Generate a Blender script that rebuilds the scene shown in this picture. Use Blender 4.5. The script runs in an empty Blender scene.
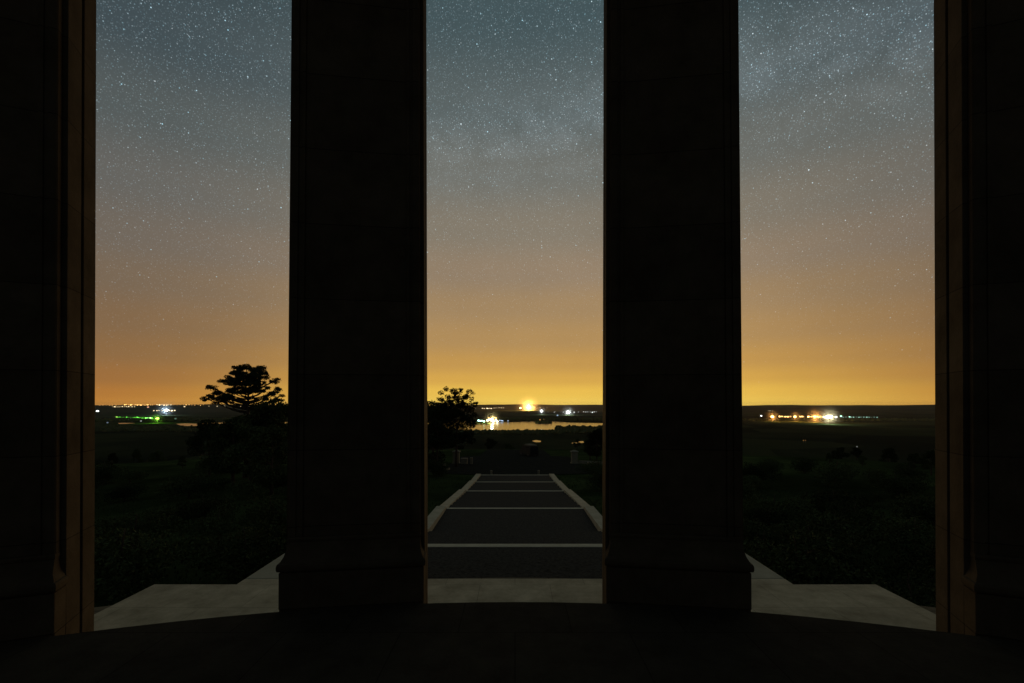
import bpy, math, random
from mathutils import Vector, Matrix
C = bpy.context.scene.collection
sc = bpy.context.scene
R = math.radians

# ------------------------------------------------------------------ camera
F = 455.1
EYE = 2.4
PITCH = R(0.55)
SX = -3.0 / 1024
SY = (62.5 - math.tan(PITCH) * F) / 1024
cam = bpy.data.cameras.new('camera'); co = bpy.data.objects.new('camera', cam); C.objects.link(co)
co.location = (0, 0, EYE); co.rotation_euler = (R(90) + PITCH, 0, R(-0.0))
cam.sensor_width = 36; cam.lens = 36 * F / 1024; cam.shift_x = SX; cam.shift_y = SY
cam.clip_start = 0.05; cam.clip_end = 120000
sc.camera = co

def ray(px, py):
    v = Vector(((px - 512) / F + SX * 1024 / F, -(py - 341.5) / F + SY * 1024 / F, -1))
    v = Matrix.Rotation(R(90) + PITCH, 3, 'X') @ v
    return v / v.y                      # one metre forward

# ------------------------------------------------------------------ terrain
def lerp_tab(t, x):
    if x <= t[0][0]: return t[0][1]
    for (a, b), (c, d) in zip(t, t[1:]):
        if x <= c:
            return b + (d - b) * (x - a) / (c - a)
    return t[-1][1]
HILL = [(0, 5.2), (10, 5.2), (15, 5.5), (25, 6.6), (36, 7.5), (52, 8.45), (76, 9.95), (97, 11.0), (125, 12.4), (160, 19), (220, 38),
        (320, 68), (480, 98), (700, 118), (1000, 127), (1300, 130), (100000, 130)]
def sm(a, b, x):
    t = max(0, min(1, (x - a) / (b - a))); return t * t * (3 - 2 * t)
def terrain(x, y):
    r = math.hypot(x, y)
    d = lerp_tab(HILL, r)
    az = math.atan2(x, max(y, 1e-3) if y > 0 else y)
    if r > 6000:
        ridge = 90 + 20 * math.sin(az * 9 + 1) + 13 * math.sin(az * 23 + 2) + 6 * math.sin(az * 51) + 3*math.sin(az*117)
        d -= ridge * sm(8600, 15500, r)
    z = EYE - d
    if 18 < r < 900:
        k = sm(18, 60, r) * (1 - sm(600, 900, r))
        amp = (0.25 + 1.5 * sm(130, 300, r))
        off = amp * k * (math.sin(x * .071 + 1.3) * math.cos(y * .053) + .5 * math.sin(x * .19 + y * .13))
        if abs(x) < 16 and 40 < y < 130: off = 0
        z += off * sm(9, 20, abs(x))
    return z

def ground_hit(px, py, clear=0.0):
    v = ray(px, py); t = 900.0
    while t < 17500:
        p = Vector((0, 0, EYE)) + v * t
        if p.z - clear <= terrain(p.x, p.y): return p
        t *= 1.004
    return Vector((0, 0, EYE)) + v * 17000

# ------------------------------------------------------------------ mesh helpers
class MB:
    def __init__(s): s.v = []; s.f = []; s.m = []
    def add(s, vs, fs, mi=0):
        o = len(s.v); s.v += [tuple(q) for q in vs]; s.f += [tuple(i + o for i in f) for f in fs]; s.m += [mi] * len(fs)
    def box(s, x0, x1, y0, y1, z0, z1, mi=0):
        s.add([(x0,y0,z0),(x1,y0,z0),(x1,y1,z0),(x0,y1,z0),(x0,y0,z1),(x1,y0,z1),(x1,y1,z1),(x0,y1,z1)],
              [(0,3,2,1),(4,5,6,7),(0,1,5,4),(1,2,6,5),(2,3,7,6),(3,0,4,7)], mi)
    def loft(s, rings, mi=0, caps=True):
        n = len(rings[0]); vs = [p for r_ in rings for p in r_]; fs = []
        for k in range(len(rings) - 1):
            for i in range(n):
                j = (i + 1) % n
                fs.append((k*n+i, k*n+j, (k+1)*n+j, (k+1)*n+i))
        if caps: fs += [tuple(reversed(range(n))), tuple((len(rings)-1)*n + i for i in range(n))]
        s.add(vs, fs, mi)
    def tube(s, pts, rads, n=7, mi=0):
        rings = []
        for k, p in enumerate(pts):
            p = Vector(p)
            d = (Vector(pts[min(k+1, len(pts)-1)]) - Vector(pts[max(k-1, 0)])).normalized()
            a = d.orthogonal().normalized(); b = d.cross(a)
            rings.append([p + (a*math.cos(t*2*math.pi/n) + b*math.sin(t*2*math.pi/n)) * rads[k] for t in range(n)])
        s.loft(rings, mi)
    def build(s, name, mats, parent=None, smooth=False):
        me = bpy.data.meshes.new(name); me.from_pydata(s.v, [], s.f)
        mats = mats if isinstance(mats, (list, tuple)) else [mats]
        for m in mats: me.materials.append(m)
        if any(s.m): me.polygons.foreach_set('material_index', s.m)
        if smooth: me.polygons.foreach_set('use_smooth', [True] * len(s.f))
        me.update()
        o = bpy.data.objects.new(name, me); C.objects.link(o); o.parent = parent
        return o
def bevel(o, w=.008):
    b = o.modifiers.new('bevel', 'BEVEL'); b.width = w; b.segments = 2; b.limit_method = 'ANGLE'
def tag(o, label=None, cat=None, group=None, kind=None):
    if label: o['label'] = label
    if cat: o['category'] = cat
    if group: o['group'] = group
    if kind: o['kind'] = kind
    return o
def empty(name, loc=(0,0,0), rz=0):
    o = bpy.data.objects.new(name, None); C.objects.link(o); o.location = loc; o.rotation_euler = (0,0,rz)
    o.empty_display_size = .2
    return o
def copy_tree(o, parent=None):
    c = o.copy(); C.objects.link(c); c.parent = parent
    for ch in [q for q in o.children]: copy_tree(ch, c)
    return c

# ------------------------------------------------------------------ materials
def lin(c): return tuple(((v/255)/12.92 if v/255 <= .04045 else ((v/255+.055)/1.055)**2.4) for v in c)
def base_mat(name, rough=.8):
    m = bpy.data.materials.new(name); m.use_nodes = True
    nt = m.node_tree; b = nt.nodes['Principled BSDF']; b.inputs['Roughness'].default_value = rough
    return m, nt, b
def N(nt, t, **k):
    n = nt.nodes.new(t)
    for a, v in k.items(): setattr(n, a, v)
    return n
def noisy(name, c1, c2, scale=3, rough=.85, bump=.2, bscale=40, coord='Object', spec=.3, big=None, rnd=False):
    m, nt, b = base_mat(name, rough); L = nt.links
    b.inputs['Specular IOR Level'].default_value = spec
    tc = N(nt, 'ShaderNodeTexCoord'); n1 = N(nt, 'ShaderNodeTexNoise'); n1.inputs['Scale'].default_value = scale
    n1.inputs['Detail'].default_value = 8; n1.inputs['Roughness'].default_value = .65
    L.new(tc.outputs[coord], n1.inputs['Vector'])
    cr = N(nt, 'ShaderNodeValToRGB'); cr.color_ramp.elements[0].position = .32; cr.color_ramp.elements[1].position = .7
    cr.color_ramp.elements[0].color = (*c1, 1); cr.color_ramp.elements[1].color = (*c2, 1)
    L.new(n1.outputs['Fac'], cr.inputs['Fac']); out = cr.outputs['Color']
    if big:
        n3 = N(nt, 'ShaderNodeTexNoise'); n3.inputs['Scale'].default_value = big; n3.inputs['Detail'].default_value = 4
        L.new(tc.outputs[coord], n3.inputs['Vector'])
        mx = N(nt, 'ShaderNodeMix', data_type='RGBA', blend_type='MULTIPLY'); mx.inputs['Factor'].default_value = 1
        r2 = N(nt, 'ShaderNodeValToRGB'); r2.color_ramp.elements[0].position = .35; r2.color_ramp.elements[1].position = .65
        r2.color_ramp.elements[0].color = (.45,.45,.45,1); r2.color_ramp.elements[1].color = (1.25,1.25,1.2,1)
        L.new(n3.outputs['Fac'], r2.inputs['Fac']); L.new(out, mx.inputs['A']); L.new(r2.outputs['Color'], mx.inputs['B'])
        out = mx.outputs['Result']
    if rnd:
        oi = N(nt, 'ShaderNodeObjectInfo'); mr = N(nt, 'ShaderNodeMapRange'); mr.inputs['To Min'].default_value = .4; mr.inputs['To Max'].default_value = 1.6
        L.new(oi.outputs['Random'], mr.inputs['Value']); vs_ = N(nt, 'ShaderNodeVectorMath', operation='SCALE'); L.new(out, vs_.inputs[0]); L.new(mr.outputs[0], vs_.inputs['Scale']); out = vs_.outputs[0]
    L.new(out, b.inputs['Base Color'])
    if bump:
        n2 = N(nt, 'ShaderNodeTexNoise'); n2.inputs['Scale'].default_value = bscale; n2.inputs['Detail'].default_value = 6
        L.new(tc.outputs[coord], n2.inputs['Vector'])
        bp = N(nt, 'ShaderNodeBump'); bp.inputs['Strength'].default_value = bump; bp.inputs['Distance'].default_value = .02
        L.new(n2.outputs['Fac'], bp.inputs['Height']); L.new(bp.outputs['Normal'], b.inputs['Normal'])
    return m
def ashlar(name, c1, c2, joint, bw, bh, axes='XZ', mort=.006, rough=.85, xo=None):
    """dressed stone laid in courses, object coordinates"""
    m, nt, b = base_mat(name, rough); L = nt.links
    b.inputs['Specular IOR Level'].default_value = .04
    tc = N(nt, 'ShaderNodeTexCoord'); sp = N(nt, 'ShaderNodeSeparateXYZ'); cb = N(nt, 'ShaderNodeCombineXYZ')
    L.new(tc.outputs['Object'], sp.inputs[0])
    if xo is None: L.new(sp.outputs[axes[0]], cb.inputs['X'])
    else:
        a_ = N(nt, 'ShaderNodeMath', operation='ADD'); a_.inputs[1].default_value = xo; L.new(sp.outputs[axes[0]], a_.inputs[0]); L.new(a_.outputs[0], cb.inputs['X'])
    pass; L.new(sp.outputs[axes[1]], cb.inputs['Y'])
    br = N(nt, 'ShaderNodeTexBrick'); br.offset = .5 if xo is None else 0; L.new(cb.outputs[0], br.inputs['Vector'])
    br.inputs['Color1'].default_value = (*c1,1); br.inputs['Color2'].default_value = (*c2,1); br.inputs['Mortar'].default_value = (*joint,1)
    br.inputs['Scale'].default_value = 1; br.inputs['Brick Width'].default_value = bw; br.inputs['Row Height'].default_value = bh
    br.inputs['Mortar Size'].default_value = mort; br.inputs['Mortar Smooth'].default_value = .3
    n1 = N(nt, 'ShaderNodeTexNoise'); n1.inputs['Scale'].default_value = 2.2; n1.inputs['Detail'].default_value = 9; n1.inputs['Roughness'].default_value = .7
    L.new(tc.outputs['Object'], n1.inputs['Vector'])
    r2 = N(nt, 'ShaderNodeValToRGB'); r2.color_ramp.elements[0].position = .3; r2.color_ramp.elements[1].position = .68
    r2.color_ramp.elements[0].color = (.58,.56,.52,1); r2.color_ramp.elements[1].color = (1.12,1.1,1.08,1)
    L.new(n1.outputs['Fac'], r2.inputs['Fac'])
    mx = N(nt, 'ShaderNodeMix', data_type='RGBA', blend_type='MULTIPLY'); mx.inputs['Factor'].default_value = 1
    L.new(br.outputs['Color'], mx.inputs['A']); L.new(r2.outputs['Color'], mx.inputs['B']); L.new(mx.outputs['Result'], b.inputs['Base Color'])
    n2 = N(nt, 'ShaderNodeTexNoise'); n2.inputs['Scale'].default_value = 30; n2.inputs['Detail'].default_value = 6
    L.new(tc.outputs['Object'], n2.inputs['Vector'])
    ad = N(nt, 'ShaderNodeMath', operation='MULTIPLY_ADD'); ad.inputs[1].default_value = -1.2
    L.new(br.outputs['Fac'], ad.inputs[0]); L.new(n2.outputs['Fac'], ad.inputs[2])
    bp = N(nt, 'ShaderNodeBump'); bp.inputs['Strength'].default_value = .35; bp.inputs['Distance'].default_value = .012
    L.new(ad.outputs[0], bp.inputs['Height']); L.new(bp.outputs['Normal'], b.inputs['Normal'])
    return m
def emis(name, col, s):
    m = bpy.data.materials.new(name); m.use_nodes = True; nt = m.node_tree; nt.nodes.clear()
    e = nt.nodes.new('ShaderNodeEmission'); o = nt.nodes.new('ShaderNodeOutputMaterial')
    e.inputs['Color'].default_value = (*col, 1); e.inputs['Strength'].default_value = s
    nt.links.new(e.outputs[0], o.inputs['Surface'])
    m.cycles.emission_sampling = 'NONE'
    return m

M = {}
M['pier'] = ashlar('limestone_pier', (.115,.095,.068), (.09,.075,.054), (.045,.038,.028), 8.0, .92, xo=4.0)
M['pave'] = ashlar('limestone_paving', (.66,.585,.40), (.58,.51,.35), (.45,.40,.28), 1.1, .8, 'XY', .006)
M['ring'] = ashlar('brown_ring_stone', (.24,.20,.13), (.2,.17,.115), (.08,.07,.05), 1.1, .9, 'XY', .01)  # browner and darker than the terrace paving
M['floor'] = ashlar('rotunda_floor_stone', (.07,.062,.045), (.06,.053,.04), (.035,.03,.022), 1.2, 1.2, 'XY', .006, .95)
M['ceil'] = noisy('added_ceiling_plaster', (.34,.31,.25), (.44,.40,.33), 1.5)  # for the unseen ceiling added to shade the interior
M['rear'] = ashlar('pale_bounce_wall', (.62,.56,.46), (.56,.51,.42), (.2,.18,.14), 1.4, .7)  # pale so the added rear wall bounces light onto the pier fronts
M['cheek'] = noisy('cheek_limestone', (.36,.34,.24), (.50,.47,.34), 1.6, bump=.3, bscale=20, spec=.05)
M['tread'] = noisy('dark_step_gravel', (.024,.025,.022), (.078,.077,.067), 14, bump=.5, bscale=30, spec=.02)
M['nosing'] = noisy('nosing_limestone', (.52,.48,.34), (.66,.61,.44), 2, spec=.05)
M['asphalt'] = noisy('asphalt', (.02,.021,.017), (.042,.042,.034), 1.2, rough=1, bump=.3, bscale=25, spec=0)
M['grass'] = noisy('hill_grass', (.020,.034,.012), (.060,.082,.030), .25, rough=1, bump=.6, bscale=3, big=.03, spec=0)
M['leaf'] = noisy('leaf_green', (.020,.034,.013), (.060,.080,.032), 2.5, bump=0, spec=.03, rnd=True)
M['needle'] = noisy('pine_needle', (.014,.028,.012), (.03,.05,.02), 2.5, bump=0, spec=.1)
M['bark'] = noisy('bark', (.03,.022,.016), (.07,.05,.036), 8, bump=.6, bscale=20)
M['pillar'] = noisy('gate_stone', (.14,.135,.095), (.22,.21,.155), 3)
M['paint'] = noisy('dark_van_paint', (.012,.013,.011), (.018,.019,.016), 1, rough=.7, bump=0, spec=.15)
M['white_paint'] = noisy('pale_van_roof', (.13,.13,.10), (.17,.17,.13), 1, rough=.8, bump=0, spec=.1)
M['rubber'] = noisy('rubber', (.015,.015,.015), (.025,.025,.025), 5, bump=0)
M['metal'] = noisy('lamp_pole_metal', (.08,.08,.08), (.12,.12,.12), 5, bump=0)
mg, nt, b = base_mat('window_glass', .08); b.inputs['Base Color'].default_value = (.02,.025,.03,1); M['glass'] = mg
mw, nt, b = base_mat('lake_water', .14)
b.inputs['Base Color'].default_value = (.01,.014,.016,1); b.inputs['IOR'].default_value = 1.33
tc = N(nt,'ShaderNodeTexCoord'); nz = N(nt,'ShaderNodeTexNoise'); nz.inputs['Scale'].default_value = .05; nz.inputs['Detail'].default_value = 5
nt.links.new(tc.outputs['Object'], nz.inputs['Vector']); bp = N(nt,'ShaderNodeBump'); bp.inputs['Strength'].default_value = .3; bp.inputs['Distance'].default_value = 1.0
nt.links.new(nz.outputs['Fac'], bp.inputs['Height']); nt.links.new(bp.outputs['Normal'], b.inputs['Normal'])
M['water'] = mw
# far ground: fields and woods
mp, nt, b = base_mat('plain_fields', 1); b.inputs['Specular IOR Level'].default_value = 0
tc = N(nt,'ShaderNodeTexCoord'); mpn = N(nt,'ShaderNodeMapping'); nt.links.new(tc.outputs['Object'], mpn.inputs['Vector'])
vo = N(nt,'ShaderNodeTexVoronoi'); vo.inputs['Scale'].default_value = .0022; nt.links.new(mpn.outputs[0], vo.inputs['Vector'])
n4 = N(nt,'ShaderNodeTexNoise'); n4.inputs['Scale'].default_value = .004; n4.inputs['Detail'].default_value = 8; nt.links.new(tc.outputs['Object'], n4.inputs['Vector'])
cr = N(nt,'ShaderNodeValToRGB'); e = cr.color_ramp.elements
e[0].position = .35; e[0].color = (.006,.012,.007,1); e[1].position = .62; e[1].color = (.026,.036,.016,1)
mxx = N(nt,'ShaderNodeMix', data_type='FLOAT'); mxx.inputs['Factor'].default_value = .4
sc_ = N(nt,'ShaderNodeSeparateColor'); nt.links.new(vo.outputs['Color'], sc_.inputs[0])
nt.links.new(n4.outputs['Fac'], mxx.inputs['A']); nt.links.new(sc_.outputs[0], mxx.inputs['B'])
nt.links.new(mxx.outputs['Result'], cr.inputs['Fac']); nt.links.new(cr.outputs['Color'], b.inputs['Base Color'])
M['plain'] = mp

# ------------------------------------------------------------------ world: night sky with stars and town glow
w = bpy.data.worlds.new('World'); sc.world = w; w.use_nodes = True
nt = w.node_tree; nt.nodes.clear(); L = nt.links
tc = N(nt,'ShaderNodeTexCoord'); D = tc.outputs['Generated']
sp = N(nt,'ShaderNodeSeparateXYZ'); L.new(D, sp.inputs[0])
def mth(op, a, b_=None, c=None, clamp=False):
    n = N(nt,'ShaderNodeMath', operation=op); n.use_clamp = clamp
    for i, q in enumerate((a, b_, c)):
        if q is None: continue
        if isinstance(q, (int, float)): n.inputs[i].default_value = q
        else: L.new(q, n.inputs[i])
    return n.outputs[0]
el = mth('MULTIPLY', mth('ARCSINE', sp.outputs['Z']), 180 / math.pi)
azi = mth('MULTIPLY', mth('ARCTAN2', sp.outputs['X'], sp.outputs['Y']), 180 / math.pi)   # 0 straight ahead, + right
elf = mth('DIVIDE', el, 60, clamp=True)
def ramp(fac, stops, interp='LINEAR'):
    r = N(nt,'ShaderNodeValToRGB'); cr = r.color_ramp; cr.interpolation = interp
    while len(cr.elements) < len(stops): cr.elements.new(.5)
    for e_, (p, c) in zip(cr.elements, stops): e_.position = p; e_.color = (*c, 1)
    L.new(fac, r.inputs['Fac']); return r.outputs['Color']
SKY_MID = [(0,(243,204,90)),(1.5,(236,191,82)),(3,(216,168,78)),(5,(197,152,81)),(8,(178,142,91)),(12,(163,135,98)),(16,(149,130,107)),(21,(132,123,108)),(27,(111,112,106)),(33,(90,99,99)),(41,(68,84,88)),(60,(44,58,66))]
SKY_SIDE = [(0,(194,130,56)),(1,(178,119,56)),(2.5,(157,109,61)),(5,(141,106,69)),(8,(130,103,75)),(12,(119,102,84)),(16,(110,101,91)),(21,(99,98,94)),(27,(83,90,90)),(33,(65,77,82)),(41,(52,65,70)),(60,(36,48,56))]
cm = ramp(elf, [(a/60, lin(c)) for a, c in SKY_MID], 'EASE')
cs = ramp(elf, [(a/60, lin(c)) for a, c in SKY_SIDE], 'EASE')
def mixc(f, a, b_, blend='MIX'):
    n = N(nt,'ShaderNodeMix', data_type='RGBA', blend_type=blend)
    for s_, q in (('Factor', f), ('A', a), ('B', b_)):
        if isinstance(q, (int, float)): n.inputs[s_].default_value = q
        elif isinstance(q, tuple): n.inputs[s_].default_value = (*q, 1)
        else: L.new(q, n.inputs[s_])
    return n.outputs['Result']
rel = mth('DIVIDE', mth('SUBTRACT', azi, 6.0), 35.0); rel = mth('MULTIPLY', rel, rel)
side = mth('SUBTRACT', 1.0, mth('POWER', 2.718, mth('MULTIPLY', mth('MULTIPLY', rel, rel), -1.0)), clamp=True)
sky = mixc(side, cm, cs)
# darker behind
back = mth('MULTIPLY', mth('SUBTRACT', mth('ABSOLUTE', azi), 60), 1/60, clamp=True)
sky = mixc(mth('MULTIPLY', back, .75), sky, lin((66,72,74)))
# faint uneven airglow
ns = N(nt,'ShaderNodeTexNoise'); ns.inputs['Scale'].default_value = 3.2; ns.inputs['Detail'].default_value = 5; ns.inputs['Roughness'].default_value = .55; L.new(D, ns.inputs['Vector'])
air = mth('MULTIPLY_ADD', ns.outputs['Fac'], .28, .86)
# milky way : a soft band round a tilted great circle
mwn = Vector((math.sin(R(-12)) * math.sin(R(58)), -math.cos(R(-12)) * math.sin(R(58)) , math.cos(R(58)))).normalized()
mwn = ray(775, 80).cross(ray(545, 132)).normalized()
if mwn.z < 0: mwn = -mwn
dp = N(nt,'ShaderNodeVectorMath', operation='DOT_PRODUCT'); L.new(D, dp.inputs[0]); dp.inputs[1].default_value = mwn
nw = N(nt,'ShaderNodeTexNoise'); nw.inputs['Scale'].default_value = 5; nw.inputs['Detail'].default_value = 7; L.new(D, nw.inputs['Vector'])
dd = mth('ADD', dp.outputs['Value'], mth('MULTIPLY', mth('SUBTRACT', nw.outputs['Fac'], .5), .10))
band = mth('POWER', 2.718, mth('MULTIPLY', mth('MULTIPLY', dd, dd), -1/(.065**2)))
rift = mth('POWER', 2.718, mth('MULTIPLY', mth('MULTIPLY', mth('ADD', dd, .03), mth('ADD', dd, .03)), -1/(.014**2)))
nm = N(nt,'ShaderNodeTexNoise'); nm.inputs['Scale'].default_value = 13; nm.inputs['Detail'].default_value = 8; nm.inputs['Roughness'].default_value = .7; L.new(D, nm.inputs['Vector'])
milk = mth('MULTIPLY', mth('SUBTRACT', band, mth('MULTIPLY', rift, .6)), mth('MULTIPLY_ADD', nm.outputs['Fac'], 3.2, -1.15, clamp=True), clamp=True)
milk = mth('MULTIPLY', milk, mth('MULTIPLY_ADD', azi, 1/22, 1.25, clamp=True))
skyL = N(nt,'ShaderNodeVectorMath', operation='SCALE'); L.new(sky, skyL.inputs[0]); L.new(air, skyL.inputs['Scale'])
sky = mixc(mth('MULTIPLY', milk, .42), skyL.outputs[0], (.11,.13,.145), 'ADD')
# grain of unresolved stars + stars
def stars(scale, r, pw, offset):
    mpp = N(nt,'ShaderNodeMapping'); mpp.inputs['Location'].default_value = offset; L.new(D, mpp.inputs['Vector'])
    v = N(nt,'ShaderNodeTexVoronoi'); v.inputs['Scale'].default_value = scale; v.inputs['Randomness'].default_value = 1; L.new(mpp.outputs[0], v.inputs['Vector'])
    sep = N(nt,'ShaderNodeSeparateColor'); L.new(v.outputs['Color'], sep.inputs[0])
    d = mth('DIVIDE', v.outputs['Distance'], scale * r)
    core = mth('SUBTRACT', 1.0, d, clamp=True); core = mth('MULTIPLY', core, core)
    mag = mth('POWER', sep.outputs[0], pw)
    tint = mixc(sep.outputs[1], (.42,.82,1.0), (.85,.95,1.0))
    sc2 = N(nt,'ShaderNodeVectorMath', operation='SCALE'); L.new(tint, sc2.inputs[0]); L.new(mth('MULTIPLY', core, mag), sc2.inputs['Scale'])
    return sc2.outputs[0]
ext = ramp(elf, [(0,(0,0,0)),(3/60,(.08,)*3),(9/60,(.28,)*3),(18/60,(.62,)*3),(28/60,(.9,)*3),(38/60,(1.1,)*3),(1,(1.2,)*3)])
s1 = stars(250, .0011, 1.5, (3.1,1.7,.4)); s2 = stars(115, .00135, 2.4, (7.3,2.9,5.1)); s3 = stars(40, .0017, 3.5, (1.1,8.2,3.3)); s4 = stars(400, .0012, 1.2, (4.4,0.7,9.3))
def scl(a, k):
    n = N(nt,'ShaderNodeVectorMath', operation='SCALE'); L.new(a, n.inputs[0])
    if isinstance(k, (int, float)): n.inputs['Scale'].default_value = k
    else: L.new(k, n.inputs['Scale'])
    return n.outputs[0]
def addv(a, b_):
    n = N(nt,'ShaderNodeVectorMath', operation='ADD'); L.new(a, n.inputs[0]); L.new(b_, n.inputs[1]); return n.outputs[0]
dens = mth('MULTIPLY_ADD', milk, 1.6, 1.0)
st = addv(addv(scl(s1, mth('MULTIPLY', dens, .95)), scl(s4, mth('MULTIPLY', dens, .32))), addv(scl(s2, 2.2), scl(s3, 3.5)))
stm = N(nt,'ShaderNodeVectorMath', operation='MULTIPLY'); L.new(st, stm.inputs[0]); L.new(ext, stm.inputs[1])
tot = addv(sky, stm.outputs[0])
bg = N(nt,'ShaderNodeBackground'); bg.inputs['Strength'].default_value = 1.0; L.new(tot, bg.inputs['Color'])
wo = N(nt,'ShaderNodeOutputWorld'); L.new(bg.outputs[0], wo.inputs['Surface'])
w.cycles.sampling_method = 'MANUAL'; w.cycles.sample_map_resolution = 1024

# ------------------------------------------------------------------ ground
def polar_ground():
    rr = [0]; r = 4.0
    while r < 140: rr.append(r); r *= 1.06
    while r < 1500: rr.append(r); r *= 1.08
    while r < 19500: rr.append(r); r *= 1.07
    rr.append(19500)
    na = 288; vs = [(0,0,EYE-5.2)]; fs = []
    for r in rr[1:]:
        for k in range(na):
            a = k*2*math.pi/na; x = r*math.sin(a); y = r*math.cos(a); z = terrain(x, y)
            if abs(x) < 4.6 and 5 < y < 52: z -= 0.6
            vs.append((x, y, z))
    for k in range(na): fs.append((0, 1+(k+1)%na, 1+k))
    mi = [0]*na
    for i in range(len(rr)-2):
        for k in range(na):
            a = 1+i*na+k; b_ = 1+i*na+(k+1)%na
            fs.append((a, b_, b_+na, a+na)); mi.append(0 if rr[i+1] < 900 else 1)
    # face up
    fs = [tuple(reversed(f)) for f in fs]
    m = MB(); m.v = vs; m.f = fs; m.m = mi
    o = m.build('ground', [M['grass'], M['plain']], smooth=True)
    return tag(o, 'dark grassy hillside falling away to the night plain', kind='structure')
polar_ground()
PLAIN = EYE - 130

def sheet(name, pix, label, z):
    """a water sheet given by the outline of its shore on the plain"""
    vs = []
    for px, py in pix:
        v = ray(px, py); t = (z - EYE) / v.z; vs.append((v.x*t, t, z))
    m = MB(); m.v = vs; m.f = [tuple(range(len(vs)))]; m.m = [0]
    o = m.build(name, M['water'])
    if o.data.polygons[0].normal.z < 0: o.data.flip_normals()
    return tag(o, label, kind='structure')
WZ = PLAIN + .8
sheet('lake', [(380,421.2),(430,420.6),(470,421.0),(478,423),(490,423.2),(500,421.6),(512,422.2),(540,421.0),(556,421.6),(570,422.6),(600,423.2),(640,423.0),(640,427),(600,426.6),(575,425.8),(560,426.6),(556,430.2),(541,429.4),(528,430.4),(505,430.6),(490,431.2),(474,431.8),(460,430),(430,427),(380,425.5)], 'wide lake reflecting the amber glow', WZ)
sheet('lake', [(176,423.8),(185,423.3),(198,423.7),(212,422.7),(262,422.3),(285,422),(320,422),(320,423.4),(270,423.5),(225,423.5),(199,424.4),(198,425.9),(186,426),(180,425.2)], 'narrow strip of lake behind the pine', WZ)
sheet('pond', [(118,423.1),(123,422.8),(129,422.9),(136,423.2),(130,423.5),(125,423.9),(119,423.9)], 'thin sliver of water below green lamps', WZ)
sheet('pond', [(532,440.8),(536,440.0),(541,440.8),(540.4,442.2),(535,442.1)], 'small pond glinting beyond the van', WZ)
sheet('pond', [(571,443.2),(575,441.9),(583,441.0),(584,442.6),(577,443.6)], 'small pond glinting above the right pillar', WZ)
sheet('pond', [(212,433.4),(216,432.4),(221,434.5),(219,436.6),(213,435.8)], 'small pond seen under the pine', WZ)
sheet('pond', [(267,422.4),(274,422.0),(282,423.8),(280,425.8),(272,425.4)], 'small pond seen right of the pine trunk', WZ)

# ------------------------------------------------------------------ rotunda
RC = Vector((0, -8.94, 0)); R0 = 14.5; TH = R(15.31)
PH = 9.6
def arc(r, a, z): return (RC.x + r*math.sin(a), RC.y + r*math.cos(a), z)
# floor disc
m = MB(); n = 192
m.loft([[arc(R0-.005, k*2*math.pi/n, -.5) for k in range(n)], [arc(R0-.005, k*2*math.pi/n, -.02) for k in range(n)], [arc(R0-.02, k*2*math.pi/n, 0) for k in range(n)]])
for v_ in [m]: v_.f = [tuple(reversed(f)) for f in v_.f]
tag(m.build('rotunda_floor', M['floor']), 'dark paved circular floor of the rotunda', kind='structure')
# stylobate ring
m = MB()
def ringpart(m, r0, r1, z0, z1, a0, a1, n=96, mi=0):
    rings = []
    for k in range(n+1):
        a = a0 + (a1-a0)*k/n
        rings.append([arc(r0,a,z0), arc(r1,a,z0), arc(r1,a,z1), arc(r0,a,z1)])
    m.loft(rings, mi)
ringpart(m, R0, 16.45, -3.4, -.455, -math.pi*.62, math.pi*.62)
tag(m.build('stylobate_ring', M['ring']), 'brown stone ring step below the piers', kind='structure')
# entablature, plus an unseen ceiling and back wall added to darken the interior
m = MB(); ringpart(m, 11.2, 16.2, PH+1.4, PH+2.0, -math.pi, math.pi, 192)  # central opening sized for the sky light on the pier fronts
tag(m.build('ceiling', M['ceil']), 'unseen ceiling ring added to shade the rotunda', kind='structure')
m = MB(); ringpart(m, R0+.05, 16.0, PH, PH+1.4, -math.pi, math.pi, 192)
tag(m.build('entablature', M['pier']), 'round stone entablature carried by the piers', 'entablature', kind='structure')
m = MB(); ringpart(m, R0+.3, R0+1.0, -.45, PH, R(60), R(300), 160)  # added out of view, keeps sky light behind off the pier fronts
tag(m.build('added_rear_wall', M['rear']), 'unseen curved wall added behind to control light on the piers', 'wall', kind='structure')

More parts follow.
